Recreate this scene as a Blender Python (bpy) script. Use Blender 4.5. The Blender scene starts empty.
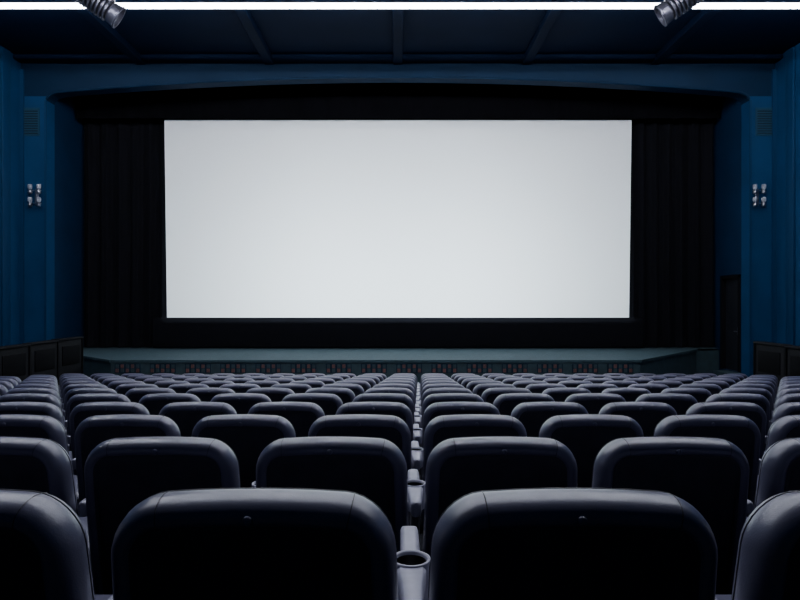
import bpy, math, random
from mathutils import Vector, Matrix
random.seed(3)
H = 2.415   # camera height above the lowest floor
S = bpy.context.scene

# ---------------------------------------------------------------- materials
def mat(name, col, rough=0.6, metal=0.0, noise=0.0, nscale=20, bump=0.0, bscale=200, spec=0.5, emis=None, estr=0, coat=0, sheen=0):
    m = bpy.data.materials.new(name); m.use_nodes = True
    nt = m.node_tree; b = nt.nodes['Principled BSDF']
    b.inputs['Base Color'].default_value = (*col, 1)
    b.inputs['Roughness'].default_value = rough
    b.inputs['Metallic'].default_value = metal
    b.inputs['Specular IOR Level'].default_value = spec
    b.inputs['Coat Weight'].default_value = coat
    b.inputs['Sheen Weight'].default_value = sheen
    tc = nt.nodes.new('ShaderNodeTexCoord')
    if noise > 0:
        n = nt.nodes.new('ShaderNodeTexNoise'); n.inputs['Scale'].default_value = nscale; n.inputs['Detail'].default_value = 5
        nt.links.new(tc.outputs['Object'], n.inputs['Vector'])
        r = nt.nodes.new('ShaderNodeValToRGB')
        r.color_ramp.elements[0].position = .3; r.color_ramp.elements[1].position = .7
        r.color_ramp.elements[0].color = (*[c*(1-noise) for c in col], 1)
        r.color_ramp.elements[1].color = (*[min(1, c*(1+noise)) for c in col], 1)
        nt.links.new(n.outputs['Fac'], r.inputs['Fac']); nt.links.new(r.outputs['Color'], b.inputs['Base Color'])
    if bump > 0:
        n2 = nt.nodes.new('ShaderNodeTexNoise'); n2.inputs['Scale'].default_value = bscale; n2.inputs['Detail'].default_value = 3
        nt.links.new(tc.outputs['Object'], n2.inputs['Vector'])
        bp = nt.nodes.new('ShaderNodeBump'); bp.inputs['Strength'].default_value = bump; bp.inputs['Distance'].default_value = .01
        nt.links.new(n2.outputs['Fac'], bp.inputs['Height']); nt.links.new(bp.outputs['Normal'], b.inputs['Normal'])
    if emis:
        b.inputs['Emission Color'].default_value = (*emis, 1); b.inputs['Emission Strength'].default_value = estr
    return m

M_leather = mat('seat_leather', (.084,.085,.138), .33, noise=.10, nscale=6, bump=.06, bscale=260, spec=.8)
M_seatback = mat('seat_back_shell', (.020,.021,.034), .55, noise=.2, nscale=15, bump=.1, bscale=400)
M_seam = mat('seat_seam', (.02,.02,.03), .5)
M_arm = mat('armrest_plastic', (.34,.34,.42), .45, noise=.08, nscale=30)
M_cup = mat('cupholder_dark', (.01,.01,.012), .35)
M_frame = mat('seat_frame_metal', (.03,.03,.035), .5, metal=.3)
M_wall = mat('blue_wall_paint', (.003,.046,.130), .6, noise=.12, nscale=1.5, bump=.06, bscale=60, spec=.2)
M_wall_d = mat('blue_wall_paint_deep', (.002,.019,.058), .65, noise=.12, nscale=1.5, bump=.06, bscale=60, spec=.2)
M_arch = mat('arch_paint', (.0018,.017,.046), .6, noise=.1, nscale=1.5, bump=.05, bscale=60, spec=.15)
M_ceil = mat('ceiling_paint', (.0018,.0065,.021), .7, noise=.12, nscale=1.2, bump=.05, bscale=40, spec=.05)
M_trim = mat('trim_blue', (.003,.036,.102), .5, spec=.2)
M_black = mat('black_masking', (.0015,.0015,.0027), .95, noise=.3, nscale=3, spec=.1)
M_curt = mat('black_velvet', (.0020,.0023,.0046), .95, noise=.25, nscale=4, spec=.2)
M_carpet = mat('dark_carpet', (.015,.017,.024), .95, noise=.3, nscale=30, bump=.3, bscale=300)
M_stage = mat('stage_carpet_teal', (.026,.058,.072), .85, noise=.18, nscale=8, bump=.2, bscale=300)
M_stagef = mat('stage_front_teal', (.020,.046,.057), .8, noise=.2, nscale=6)
M_stageg = mat('stage_grille_rust', (.12,.045,.04), .7, noise=.3, nscale=20)
M_screen = mat('screen_vinyl', (.86,.88,.89), .95, spec=.1)
M_metal = mat('brushed_metal', (.34,.34,.38), .3, metal=1.0)
M_darkmetal = mat('dark_metal', (.05,.05,.06), .4, metal=.7)
M_barrpanel = mat('barrier_panel', (.0025,.0025,.0035), .85, noise=.2, nscale=10, spec=.1)
M_tube = mat('led_tube_front', (1,1,1), .4, emis=(.88,.91,1.0), estr=36)
M_tube_fill = mat('led_tube_added_fill', (1,1,1), .4, emis=(.86,.89,1.0), estr=74)
M_glass = mat('sconce_glass', (.42,.44,.50), .12)
M_vent = mat('vent_metal', (.015,.055,.10), .6, spec=.2)
M_ventd = mat('vent_dark', (.006,.022,.04), .8, spec=.2)
M_door = mat('door_dark', (.010,.012,.018), .5)
M_barr = mat('barrier_black', (.004,.004,.006), .75, noise=.2, nscale=10, spec=.15)
M_lens = mat('lens_glass', (.6,.6,.65), .1, coat=1)
M_metal2=mat('spot_housing',(.16,.16,.20),.4,metal=.8)

# ---------------------------------------------------------------- mesh builder
class MB:
    def __init__(s): s.v=[]; s.f=[]; s.m=[]; s.mats=[]; s.sm=[]
    def mi(s,m):
        if m not in s.mats: s.mats.append(m)
        return s.mats.index(m)
    def add(s, vs, fs, m, smooth=False, M=None):
        o=len(s.v)
        for p in vs:
            p=Vector(p)
            if M: p=M@p
            s.v.append(tuple(p))
        k=s.mi(m)
        for f in fs:
            s.f.append([o+i for i in f]); s.m.append(k); s.sm.append(smooth)
    def box(s,x0,x1,y0,y1,z0,z1,m,M=None,b=0.0):
        if b<=0:
            vs=[(x0,y0,z0),(x1,y0,z0),(x1,y1,z0),(x0,y1,z0),(x0,y0,z1),(x1,y0,z1),(x1,y1,z1),(x0,y1,z1)]
            fs=[(0,3,2,1),(4,5,6,7),(0,1,5,4),(1,2,6,5),(2,3,7,6),(3,0,4,7)]
            s.add(vs,fs,m,False,M)
        else:
            prof=[(b,z0),(b*.3,z0+b*.3),(0,z0+b),(0,z1-b),(b*.3,z1-b*.3),(b,z1)]
            rings=[]
            for ins,z in prof:
                rings.append([(x,y,z) for x,y in rrect(x0+ins,x1-ins,y0+ins,y1-ins,max(b-ins*.5,.001),4)])
            s.loft(rings,m,M=M,cap=True)
    def loft(s,rings,m,closed=True,cap=False,M=None,smooth=True):
        n=len(rings[0]); vs=[p for r in rings for p in r]; fs=[]
        for k in range(len(rings)-1):
            for i in range(n if closed else n-1):
                j=(i+1)%n
                fs.append((k*n+i,k*n+j,(k+1)*n+j,(k+1)*n+i))
        s.add(vs,fs,m,smooth,M)
        if cap:
            s.add(rings[0],[tuple(reversed(range(n)))],m,False,M)
            s.add(rings[-1],[tuple(range(n))],m,False,M)
    def lathe(s,prof,m,M=None,n=24,cap=True,smooth=True):
        rings=[[(r*math.cos(2*math.pi*i/n),r*math.sin(2*math.pi*i/n),z) for i in range(n)] for r,z in prof]
        s.loft(rings,m,cap=cap,M=M,smooth=smooth)
    def tube(s,pts,r,m,closed=False,n=6):
        P=[Vector(p) for p in pts]; rings=[]
        for i,p in enumerate(P):
            a=P[i-1] if (i>0 or closed) else P[i]; c=P[(i+1)%len(P)] if (i<len(P)-1 or closed) else P[i]
            t=(c-a).normalized()
            u=t.cross(Vector((0,1,0)));
            if u.length<.1: u=t.cross(Vector((1,0,0)))
            u.normalize(); w=t.cross(u)
            rings.append([tuple(p+u*r*math.cos(2*math.pi*k/n)+w*r*math.sin(2*math.pi*k/n)) for k in range(n)])
        if closed: rings.append(rings[0])
        s.loft(rings,m,cap=not closed)
    def mesh(s,name):
        me=bpy.data.meshes.new(name); me.from_pydata(s.v,[],s.f)
        for m in s.mats: me.materials.append(m)
        me.polygons.foreach_set('material_index',s.m); me.polygons.foreach_set('use_smooth',s.sm); me.update()
        import bmesh
        bm=bmesh.new(); bm.from_mesh(me); bmesh.ops.remove_doubles(bm,verts=bm.verts,dist=1e-5)
        bmesh.ops.recalc_face_normals(bm,faces=bm.faces); bm.to_mesh(me); bm.free()
        return me
    def obj(s,name,loc=(0,0,0)):
        o=bpy.data.objects.new(name,s.mesh(name)); o.location=loc; S.collection.objects.link(o); return o

def rrect(x0,x1,y0,y1,r,n=4):
    r=min(r,(x1-x0)/2-1e-4,(y1-y0)/2-1e-4); out=[]
    for cx,cy,a0 in ((x1-r,y1-r,0),(x0+r,y1-r,90),(x0+r,y0+r,180),(x1-r,y0+r,270)):
        for i in range(n+1):
            a=math.radians(a0+90*i/n); out.append((cx+r*math.cos(a),cy+r*math.sin(a)))
    return out

# ---------------------------------------------------------------- cinema seat
def back_ring(ins,y,n=8):
    """rounded outline of the backrest (x,z), narrower at the top, softly arched"""
    hw=.279-ins; z0=.30+ins; z1=.938-ins
    out=[]
    rt=max(.100-ins*.9,.02); rb=max(.06-ins*.6,.015)
    pts=[]
    for cx,cz,a0,r in ((hw-rt,z1-rt,0,rt),(-hw+rt,z1-rt,90,rt),(-hw+rb,z0+rb,180,rb),(hw-rb,z0+rb,270,rb)):
        for i in range(n+1):
            a=math.radians(a0+90*i/n); pts.append((cx+r*math.cos(a),cz+r*math.sin(a)))
        if a0==0:
            for t in (.2,.4,.6,.8): pts.append(((hw-rt)*(1-2*t),z1))
        if a0==90:
            for t in (.33,.66): pts.append((-hw,(z1-rt)*(1-t)+(z0+rb)*t))
        if a0==180:
            for t in (.5,): pts.append((0,z0))
        if a0==270:
            for t in (.33,.66): pts.append((hw,(z0+rb)*(1-t)+(z1-rt)*t))
    for x,z in pts:
        t=(z-.30)/.64
        x2=x*(1-.055*max(0,t)**1.5)
        z2=z+.014*(1-(x/.27)**2)*max(0,t)
        yy=y+.13*(1-t)-.012*math.sin(math.pi*min(1,max(0,t)))
        out.append((x2,yy,z2))
    return out

def build_seat(name,left_arm=False):
    B=MB()
    B.loft([back_ring(.062,-.0520),back_ring(.051,-.0520),back_ring(.0490,-.0500)],M_seatback)
    r0=back_ring(.062,-.0520); B.add(r0,[tuple(range(len(r0)))],M_seatback)
    prof=[(.0490,-.0500),(.047,-.0535),(.040,-.0555),(.029,-.0540),(.018,-.0470),(.009,-.036),(.003,-.020),(0,0),(.002,.020),(.008,.040),(.018,.053),(.032,.060),(.060,.064)]
    B.loft([back_ring(i,y) for i,y in prof],M_leather)
    B.loft([back_ring(.060,.064),back_ring(.066,.060),back_ring(.078,.070),back_ring(.11,.080)],M_leather)
    r1=back_ring(.11,.080); B.add(r1,[tuple(range(len(r1)))],M_leather)
    B.tube(back_ring(.0035,.026),.0018,M_seam,closed=True,n=5)
    for idx in (7,13):
        B.tube([back_ring(i-.0002,y)[idx] for i,y in prof[1:12]],.0012,M_seam,n=5)
    rb=back_ring(.034,-.0550); top=max(rb,key=lambda p:p[2])
    B.lathe([(.0,0),(.008,0),(.010,.0015),(.008,.005),(.0,.006)],M_leather,M=Matrix.Translation((0,top[1]+.001,top[2]-.004))@Matrix.Rotation(math.radians(90),4,'X'),n=14,cap=False)
    cr=[]
    for ins,z in ((.03,.33),(.006,.345),(0,.375),(0,.42),(.012,.452),(.04,.468),(.10,.475)):
        cr.append([(x,y,z) for x,y in rrect(-.252+ins,.252-ins,.17+ins,.63-ins,.06,5)])
    B.loft(cr,M_leather,cap=True)
    B.tube([(x,y,.445) for x,y in rrect(-.245,.245,.177,.623,.06,5)],.003,M_seam,closed=True,n=5)
    B.box(-.24,.24,.28,.34,.27,.33,M_frame,b=.008)
    B.box(-.03,.03,.28,.34,.02,.27,M_frame)
    B.box(-.08,.08,.22,.42,.0,.02,M_frame,b=.006)
    def arm(xc):
        B.box(xc-.016,xc+.016,.15,.44,.03,.66,M_frame,b=.008)
        B.box(xc-.022,xc+.022,.10,.50,.0,.03,M_frame,b=.006)
        rings=[]
        ys=[.045,.05,.07,.12,.17,.21,.24]
        ws=[.006,.016,.021,.022,.025,.031,.034]
        for y,w in zip(ys,ws):
            zt=.705; zb=.655
            rings.append([(xc-w,y,zb+.01),(xc-w*.8,y,zb),(xc+w*.8,y,zb),(xc+w,y,zb+.01),(xc+w,y,zt-.01),(xc+w*.75,y,zt),(xc-w*.75,y,zt),(xc-w,y,zt-.01)])
        B.loft(rings,M_arm,cap=True)
        T=Matrix.Translation((xc,.275,0))
        B.lathe([(.026,.60),(.040,.61),(.043,.69),(.046,.705),(.046,.708),(.041,.709),(.037,.704),(.034,.63),(.0,.625)],M_arm,M=T,n=28,cap=False)
        B.lathe([(.0365,.7),(.0335,.632),(.0,.629)],M_cup,M=T,n=28,cap=False)
        B.box(xc-.024,xc+.024,.315,.50,.655,.703,M_arm,b=.012)
    arm(.300)
    if left_arm: arm(-.300)
    return B.mesh(name)

seat_me=build_seat('cinema_seat_mesh'); seat_me_end=build_seat('cinema_seat_end_mesh',True)
P=.60; NR=12
rowY=[1.125+.985*n for n in range(NR)]
topd=[.360,.485,.594,.695]+[.293+.098*y for y in rowY[4:]]
floorz=[H-d-.95 for d in topd]
for n in range(NR):
    gap=-.01+.0357*rowY[n]
    for k in range(-12,11):
        o=bpy.data.objects.new('cinema_seat', seat_me_end if k==-12 else seat_me)
        o.location=(gap+(k+.5)*P,rowY[n],floorz[n]); S.collection.objects.link(o)

# ---------------------------------------------------------------- room shell
XW=10.0; ZC=H+6.4; YB=-6.0; YE=18.5; YP=15.9
F=MB()
F_prof=[(YB,floorz[0]+.13)]
for n in range(NR):
    ys=rowY[n]-.12
    F_prof.append((ys,F_prof[-1][1])); F_prof.append((ys+.001,floorz[n]))
F_prof.append((YE,floorz[-1]))
v=[];f=[]
for y,z in F_prof: v+= [(-XW,y,z),(XW,y,z)]
for i in range(len(F_prof)-1): f.append((2*i,2*i+1,2*i+3,2*i+2))
F.add(v,f,M_carpet)
F.box(-XW,XW,YB,YE,-.3,-.02,M_carpet)
F.obj('floor')

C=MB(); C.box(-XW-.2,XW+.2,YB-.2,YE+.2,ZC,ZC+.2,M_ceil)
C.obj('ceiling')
BX=(-6.8,-3.4,0,3.4,6.8)
for i,x in enumerate(BX):
    b=MB(); b.box(x-.12,x+.12,YB,YP-.02,ZC-.18,ZC-.001,M_ceil,b=.02); b.obj('ceiling_beam')
for nm,sx in (('left',-1),('right',1)):
    W=MB(); x0,x1=sorted((sx*XW,sx*(XW+.2)))
    W.box(x0,x1,YB,YE,-.3,ZC,M_wall); W.obj('wall_'+nm)
    T=MB()
    for y in (15.35,12.3,9.2,6.1,3.0,-.1,-3.2):
        a,b_=sorted((sx*(XW-.06),sx*(XW+.0)))
        T.box(a,b_,y-.25,y+.05,0.0,ZC-.02,M_trim,b=.01)
    T.obj('trim_pilasters_'+nm)
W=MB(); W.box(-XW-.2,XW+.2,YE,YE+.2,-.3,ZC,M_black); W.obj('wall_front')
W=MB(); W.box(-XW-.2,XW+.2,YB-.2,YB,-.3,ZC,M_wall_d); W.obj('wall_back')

A=MB(); XO=9.3
def zarch(x):
    a=abs(x)/XO
    z=H+5.88-.42*a*a
    e=XO-abs(x)
    if e<.35: z-=.18*(1-math.sqrt(max(0,1-(1-e/.35)**2)))
    return z
xs=[-XO+.02*i for i in range(18)]+[-XO+.36+(2*XO-.72)*i/60 for i in range(61)]+[XO-.34+.02*i for i in range(18)]
def arch_strip(B,y0,y1,m,off=0,zt=ZC):
    v=[];f=[]
    for x in xs:
        z=zarch(x)+off; v+=[(x,y0,z),(x,y0,zt),(x,y1,z),(x,y1,zt)]
    for i in range(len(xs)-1):
        a=4*i; b=a+4
        f+=[(a,b,b+1,a+1),(a+2,a+3,b+3,b+2),(a,a+2,b+2,b),(a+1,b+1,b+3,a+3)]
    f+=[(0,1,3,2),(4*(len(xs)-1),4*(len(xs)-1)+2,4*(len(xs)-1)+3,4*(len(xs)-1)+1)]
    B.add(v,f,m)
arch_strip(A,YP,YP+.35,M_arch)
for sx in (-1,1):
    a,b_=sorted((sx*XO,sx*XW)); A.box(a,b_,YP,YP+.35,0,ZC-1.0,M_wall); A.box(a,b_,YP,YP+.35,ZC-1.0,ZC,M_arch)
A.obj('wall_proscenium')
T=MB()
T.tube([(x,YP-.01,zarch(x)+.02) for x in xs],.035,M_arch,n=8)
for sx in (-1,1):
    T.box(min(sx*XO,sx*(XO+.06)),max(sx*XO,sx*(XO+.06)),YP-.04,YP,0,zarch(XO),M_trim)
    T.box(min(sx*(XW-.1),sx*XW),max(sx*(XW-.1),sx*XW),YP-.05,YP,0,ZC-.3,M_trim)
T.obj('trim_arch')
T=MB(); T.box(-XW,XW,YP-.35,YP-.0,ZC-.14,ZC-.002,M_ceil,b=.04); T.obj('trim_cornice')
dz0,dz1,dy0,dy1=.45,H+.64,16.35,17.2
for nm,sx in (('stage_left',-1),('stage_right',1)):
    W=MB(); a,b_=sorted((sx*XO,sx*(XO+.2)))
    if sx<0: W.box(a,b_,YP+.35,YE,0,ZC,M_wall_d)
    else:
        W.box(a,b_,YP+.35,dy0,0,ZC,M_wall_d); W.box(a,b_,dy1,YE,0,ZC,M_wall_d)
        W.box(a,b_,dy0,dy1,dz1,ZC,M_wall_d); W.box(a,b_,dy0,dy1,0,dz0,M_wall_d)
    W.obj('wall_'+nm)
D=MB()
D.box(XO+.08,XO+.13,dy0+.04,dy1-.04,dz0,dz1-.05,M_door)
for z0,z1 in ((dz0+.2,dz0+1.1),(dz0+1.3,dz1-.25)):
    D.box(XO+.065,XO+.08,dy0+.15,dy1-.15,z0,z1,M_door,b=.005)
D.box(XO-.03,XO+.14,dy0-.07,dy0+.03,dz0,dz1+.06,M_barr); D.box(XO-.03,XO+.14,dy1-.03,dy1+.07,dz0,dz1+.06,M_barr)
D.box(XO-.03,XO+.14,dy0-.07,dy1+.07,dz1-.04,dz1+.06,M_barr)
D.box(XO+.03,XO+.08,dy0+.12,dy0+.15,dz0+1.0,dz0+1.22,M_metal,b=.005)
D.box(XO+.01,XO+.035,dy0+.12,dy0+.30,dz0+1.08,dz0+1.11,M_metal,b=.005)
D.obj('door_1')
D=MB(); D.box(8.62,XO-.01,15.95,16.95,0,.22,M_stagef,b=.01); D.box(8.9,XO-.01,16.1,16.95,.22,.44,M_stagef,b=.01); D.obj('door_steps')
# ---------------------------------------------------------------- stage
zs=H-1.4
B=MB()
st=[(-6.7,14.0),(5.65,14.0),(8.5,17.1),(9.28,17.35),(9.28,18.45),(-9.28,18.45),(-9.28,16.3)]
n=len(st)
B.add([(x,y,zs) for x,y in st],[tuple(range(n))],M_stage)
B.add([(x,y,zs-.05) for x,y in st]+[(x,y,0) for x,y in st],[(i,(i+1)%n,n+(i+1)%n,n+i) for i in range(n)],M_stagef)
def seg(p,q,w,h,z,m,out=.03):
    p=Vector(p);q=Vector(q);d=(q-p).normalized();nn=Vector((d.y,-d.x))
    v=[]
    for a in (p,q):
        for s_ in (out,-w): 
            for zz in (z-h,z): v.append((a.x+nn.x*s_,a.y+nn.y*s_,zz))
    B.add(v,[(0,1,3,2),(4,6,7,5),(0,4,5,1),(2,3,7,6),(1,5,7,3),(0,2,6,4)],m)
for a,b_ in ((6,0),(0,1),(1,2)):
    seg(st[a],st[b_],.1,.06,zs+.004,M_stage)
x=-6.3
while x<5.4:
    B.box(x-.30,x+.30,13.975,13.999,zs-.30,zs-.085,M_ventd)
    for k in range(5):
        xx=x-.24+.12*k
        B.box(xx-.035,xx+.035,13.962,13.978,zs-.285,zs-.20,M_stageg if k%2==0 else M_stagef)
        B.box(xx-.035,xx+.035,13.962,13.978,zs-.185,zs-.10,M_stagef if k%2==0 else M_stageg)
    x+=.82
B.obj('stage')

# ---------------------------------------------------------------- screen & masking
YS=17.3; zt=H+5.19; zb=H-.505
B=MB(); N=32
v=[];f=[]
for i in range(N+1):
    t=-1+2*i/N
    for s_,z in ((6.66,zb),(6.735,zt)):
        v.append((t*s_,YS,z))
for i in range(N): f.append((2*i,2*i+2,2*i+3,2*i+1))
B.add(v,f,M_screen)
B.add([(x,y+.03,z) for x,y,z in v],f,M_black)
B.box(-6.6,6.6,YS+.04,YS+.12,zb,zb+.08,M_darkmetal); B.box(-6.6,6.6,YS+.04,YS+.12,zt-.08,zt,M_darkmetal)
for x in (-6.6,-2.2,2.2,6.52): B.box(x,x+.08,YS+.04,YS+.12,zs+.012,zt,M_darkmetal)
B.obj('projection_screen')
B=MB(); B.box(-7.05,7.05,YS-.04,YS-.01,zs+.03,zb,M_curt,b=.01)
B.obj('screen_masking_skirt')
def drape(name,x0,x1,y,z0,z1,amp,per,seed,m=M_curt):
    rnd=random.Random(seed); B=MB(); nx=int((x1-x0)/.03); nz=10
    ph=[rnd.random()*6 for _ in range(4)]
    v=[];f=[]
    for k in range(nz+1):
        z=z0+(z1-z0)*k/nz; fl=1-.45*k/nz
        for i in range(nx+1):
            x=x0+(x1-x0)*i/nx
            w=math.sin(2*math.pi*x/per+ph[0]+.8*math.sin(x*1.7+ph[1]))
            w=math.copysign(abs(w)**.7,w)+.35*math.sin(2*math.pi*x/(per*.43)+ph[2])
            v.append((x,y+amp*fl*w,z))
    for k in range(nz):
        for i in range(nx):
            a=k*(nx+1)+i; f.append((a,a+1,a+nx+2,a+nx+1))
    B.add(v,f,m,True); return B.obj(name)
drape('stage_curtain',-9.2,-6.72,17.55,zs+.03,ZC-.1,.09,.42,1)
drape('stage_curtain',6.72,9.2,17.55,zs+.03,ZC-.1,.09,.42,2)
drape('curtain_valance',-9.2,9.2,17.15,zt+.0,ZC-.1,.02,.9,5,M_black)

# ---------------------------------------------------------------- side barriers
for sx,ye in ((-1,14.0),(1,12.4)):
    B=MB(); y=ye; zt_=H-.90
    i=0
    while y-1.0>5:
        a,b_=sorted((sx*7.36,sx*7.5))
        h=zt_-.012*i
        B.box(a,b_,y-.97,y-.03,0.0,h,M_barr,b=.015)
        B.box(a-.03,b_+.03,y-1.0,y,h-.0,h+.05,M_barr,b=.015)
        B.box(min(sx*7.345,sx*7.36),max(sx*7.345,sx*7.36),y-.85,y-.15,h-.55,h-.12,M_barrpanel,b=.006)
        B.box(a-.02,b_+.02,y-.045,y+.0,0,h+.02,M_barrpanel)
        y-=1.0; i+=1
    B.obj('side_barrier')

# ---------------------------------------------------------------- vents, sconces
for X in (-9.73,9.71):
    B=MB(); z=H+4.72; w=.22; h=.35
    B.box(X-w,X+w,YP-.015,YP-.002,z-h,z+h,M_ventd)
    for a in (-1,1):
        B.box(X+a*w-.02,X+a*w+.02,YP-.025,YP-.002,z-h-.02,z+h+.02,M_vent); B.box(X-w,X+w,YP-.025,YP-.002,z+a*h-.02,z+a*h+.02,M_vent)
    for k in range(10):
        zz=z-h+.06+k*.065
        B.box(X-w+.02,X+w-.02,YP-.024,YP-.012,zz,zz+.03,M_vent,M=None)
    B.obj('wall_vent')
def sconce(X):
    B=MB(); z=H+2.72; y=YP
    B.box(X-.05,X+.05,y-.035,y-.002,z-.22,z+.22,M_metal,b=.012)
    for dz in (-.17,.17):
        B.box(X-.15,X+.15,y-.10,y-.07,z+dz-.012,z+dz+.012,M_metal,b=.004)
        B.box(X-.015,X+.015,y-.08,y-.03,z+dz-.015,z+dz+.015,M_metal)
        for sx in (-1,1):
            T=Matrix.Translation((X+sx*.115,y-.13,z+dz))
            B.lathe([(.0,-.10),(.03,-.10),(.05,-.085),(.052,-.03),(.035,-.01),(.035,.02),(.0,.02)],M_metal,M=T,n=18,cap=False)
            B.lathe([(.034,.02),(.055,.05),(.058,.11),(.05,.15),(.046,.15),(.05,.11),(.046,.06),(.0,.03)],M_glass,M=T,n=18,cap=False)
    B.obj('wall_sconce')
sconce(-9.56); sconce(9.50)

# ---------------------------------------------------------------- strip lights
def strip(y,z,m,x0=-9.9,x1=9.9,r=.042):
    B=MB()
    B.box(x0,x1,y-.045,y+.045,z+.042,z+.075,M_darkmetal,b=.01)
    T=Matrix.Translation((x0+.02,y,z))@Matrix.Rotation(math.radians(90),4,'Y')
    B.lathe([(.0,0),(r,0),(r,x1-x0-.04),(.0,x1-x0-.04)],m,M=T,n=14,cap=False)
    for x in BX:
        if x0<x<x1: B.box(x-.012,x+.012,y-.012,y+.012,z+.075,ZC-.182,M_darkmetal)
    B.obj('strip_light')
strip(12.5,H+6.13,M_tube,r=.055)
strip(8.6,H+6.1,M_tube_fill,x0=-8,x1=8,r=.055); strip(4.7,H+6.1,M_tube_fill,x0=-8,x1=8,r=.055)  # unseen strips added overhead, out of frame, to light the seats

# ---------------------------------------------------------------- stage spotlights
def spot(X,Y,Z,target):
    B=MB()
    d=(Vector(target)-Vector((X,Y,Z))).normalized()
    R=Matrix.Translation((X,Y,Z))@d.to_track_quat('Z','X').to_matrix().to_4x4()
    pr=[(.0,-.42),(.13,-.42),(.16,-.38)]
    z=-.38
    for k in range(8):
        pr+=[(.16,z),(.225,z+.012),(.225,z+.04),(.16,z+.052)]; z+=.075
    pr+=[(.19,z),(.20,z+.02),(.215,.36),(.23,.37),(.23,.40),(.20,.40),(.195,.33),(.0,.32)]
    B.lathe(pr,M_metal2,M=R,n=32,cap=False,smooth=False)
    B.lathe([(.0,.325),(.12,.335),(.19,.33)],M_lens,M=R,n=32,cap=False)
    B.box(X-.29,X-.265,Y-.03,Y+.03,Z-.03,Z+.42,M_darkmetal,b=.006); B.box(X+.265,X+.29,Y-.03,Y+.03,Z-.03,Z+.42,M_darkmetal,b=.006)
    B.box(X-.29,X+.29,Y-.03,Y+.03,Z+.40,Z+.43,M_darkmetal,b=.006)
    B.box(X-.28,X+.28,Y-.012,Y+.012,Z-.012,Z+.012,M_darkmetal)
    B.lathe([(.03,0),(.03,ZC-Z-.422)],M_darkmetal,M=Matrix.Translation((X,Y,Z+.42)),n=12)
    B.obj('stage_spotlight')
spot(-5.72,11.5,H+5.67,(-4.6,12.0,H+4.95))
spot(5.40,11.5,H+5.70,(4.2,12.0,H+4.95))

# ---------------------------------------------------------------- added projector, unseen behind the camera, its spot brightens the screen
py=-5.2; pz=H+3.0
B=MB(); B.box(-.35,.35,py-.75,py-.1,pz-.22,pz+.22,M_darkmetal,b=.03)
B.lathe([(.0,0),(.12,0),(.12,.1),(.10,.1),(.09,.05),(.0,.05)],M_darkmetal,M=Matrix.Translation((0,py-.1,pz))@Matrix.Rotation(math.radians(-90),4,'X'),n=24,cap=False)
B.box(.22,.30,py-.45,py-.37,pz+.22,ZC-.004,M_darkmetal)
B.obj('added_projector')
L=bpy.data.lights.new('added_screen_spot','SPOT'); L.energy=54000; L.shadow_soft_size=.03; L.spot_size=math.radians(50); L.spot_blend=.1  # added spot, made up to light the screen
L.use_nodes=True; nt=L.node_tree; em=nt.nodes['Emission']
tc=nt.nodes.new('ShaderNodeTexCoord'); sp=nt.nodes.new('ShaderNodeSeparateXYZ'); nt.links.new(tc.outputs['Normal'],sp.inputs[0])
def mth(op,a,b=None,c=None):
    n=nt.nodes.new('ShaderNodeMath'); n.operation=op
    for i,q in enumerate((a,b,c)):
        if q is None: continue
        if isinstance(q,(int,float)): n.inputs[i].default_value=q
        else: nt.links.new(q,n.inputs[i])
    return n.outputs[0]
def sms(val,a,b,o0,o1):
    n=nt.nodes.new('ShaderNodeMapRange'); n.interpolation_type='SMOOTHSTEP'
    nt.links.new(val,n.inputs['Value'])
    for k,q in zip(('From Min','From Max','To Min','To Max'),(a,b,o0,o1)): n.inputs[k].default_value=q
    return n.outputs[0]
az=mth('ABSOLUTE',sp.outputs[2]); u=mth('DIVIDE',sp.outputs[0],az); v_=mth('DIVIDE',sp.outputs[1],az)
au=mth('ABSOLUTE',u)
mx=sms(au,.300,.304,1,0)
sidef=sms(au,.06,.33,1,.34)
avv=mth('ABSOLUTE',v_); my=sms(avv,.130,.134,1,0)
grad=sms(v_,-.12,.15,1,.16)  # falloff up the screen, put into the spot's pattern
top_shade=sms(v_,.106,.127,1,.35)  # soft shade along the screen's top edge, put into the spot's pattern
k=mth('MULTIPLY',mth('MULTIPLY',mx,my),mth('MULTIPLY',mth('MULTIPLY',grad,top_shade),sidef))
nt.links.new(k,em.inputs['Strength']); em.inputs['Color'].default_value=(.80,.93,1,1)
lo=bpy.data.objects.new('added_screen_spot',L); lo.location=(0,py+.02,pz)
lo.rotation_euler=(Vector((0,YS,(zt+zb)/2))-lo.location).to_track_quat('-Z','Y').to_euler(); S.collection.objects.link(lo)

# ---------------------------------------------------------------- world & camera
w=bpy.data.worlds.new('world'); S.world=w; w.use_nodes=True
w.node_tree.nodes['Background'].inputs[0].default_value=(.01,.012,.02,1); w.node_tree.nodes['Background'].inputs[1].default_value=.3
cam=bpy.data.cameras.new('camera'); cam.lens=27; cam.sensor_width=36; cam.shift_x=.0025; cam.clip_start=.05
co=bpy.data.objects.new('camera',cam); co.location=(0,0,H); co.rotation_euler=(math.radians(90),0,0); S.collection.objects.link(co); S.camera=co
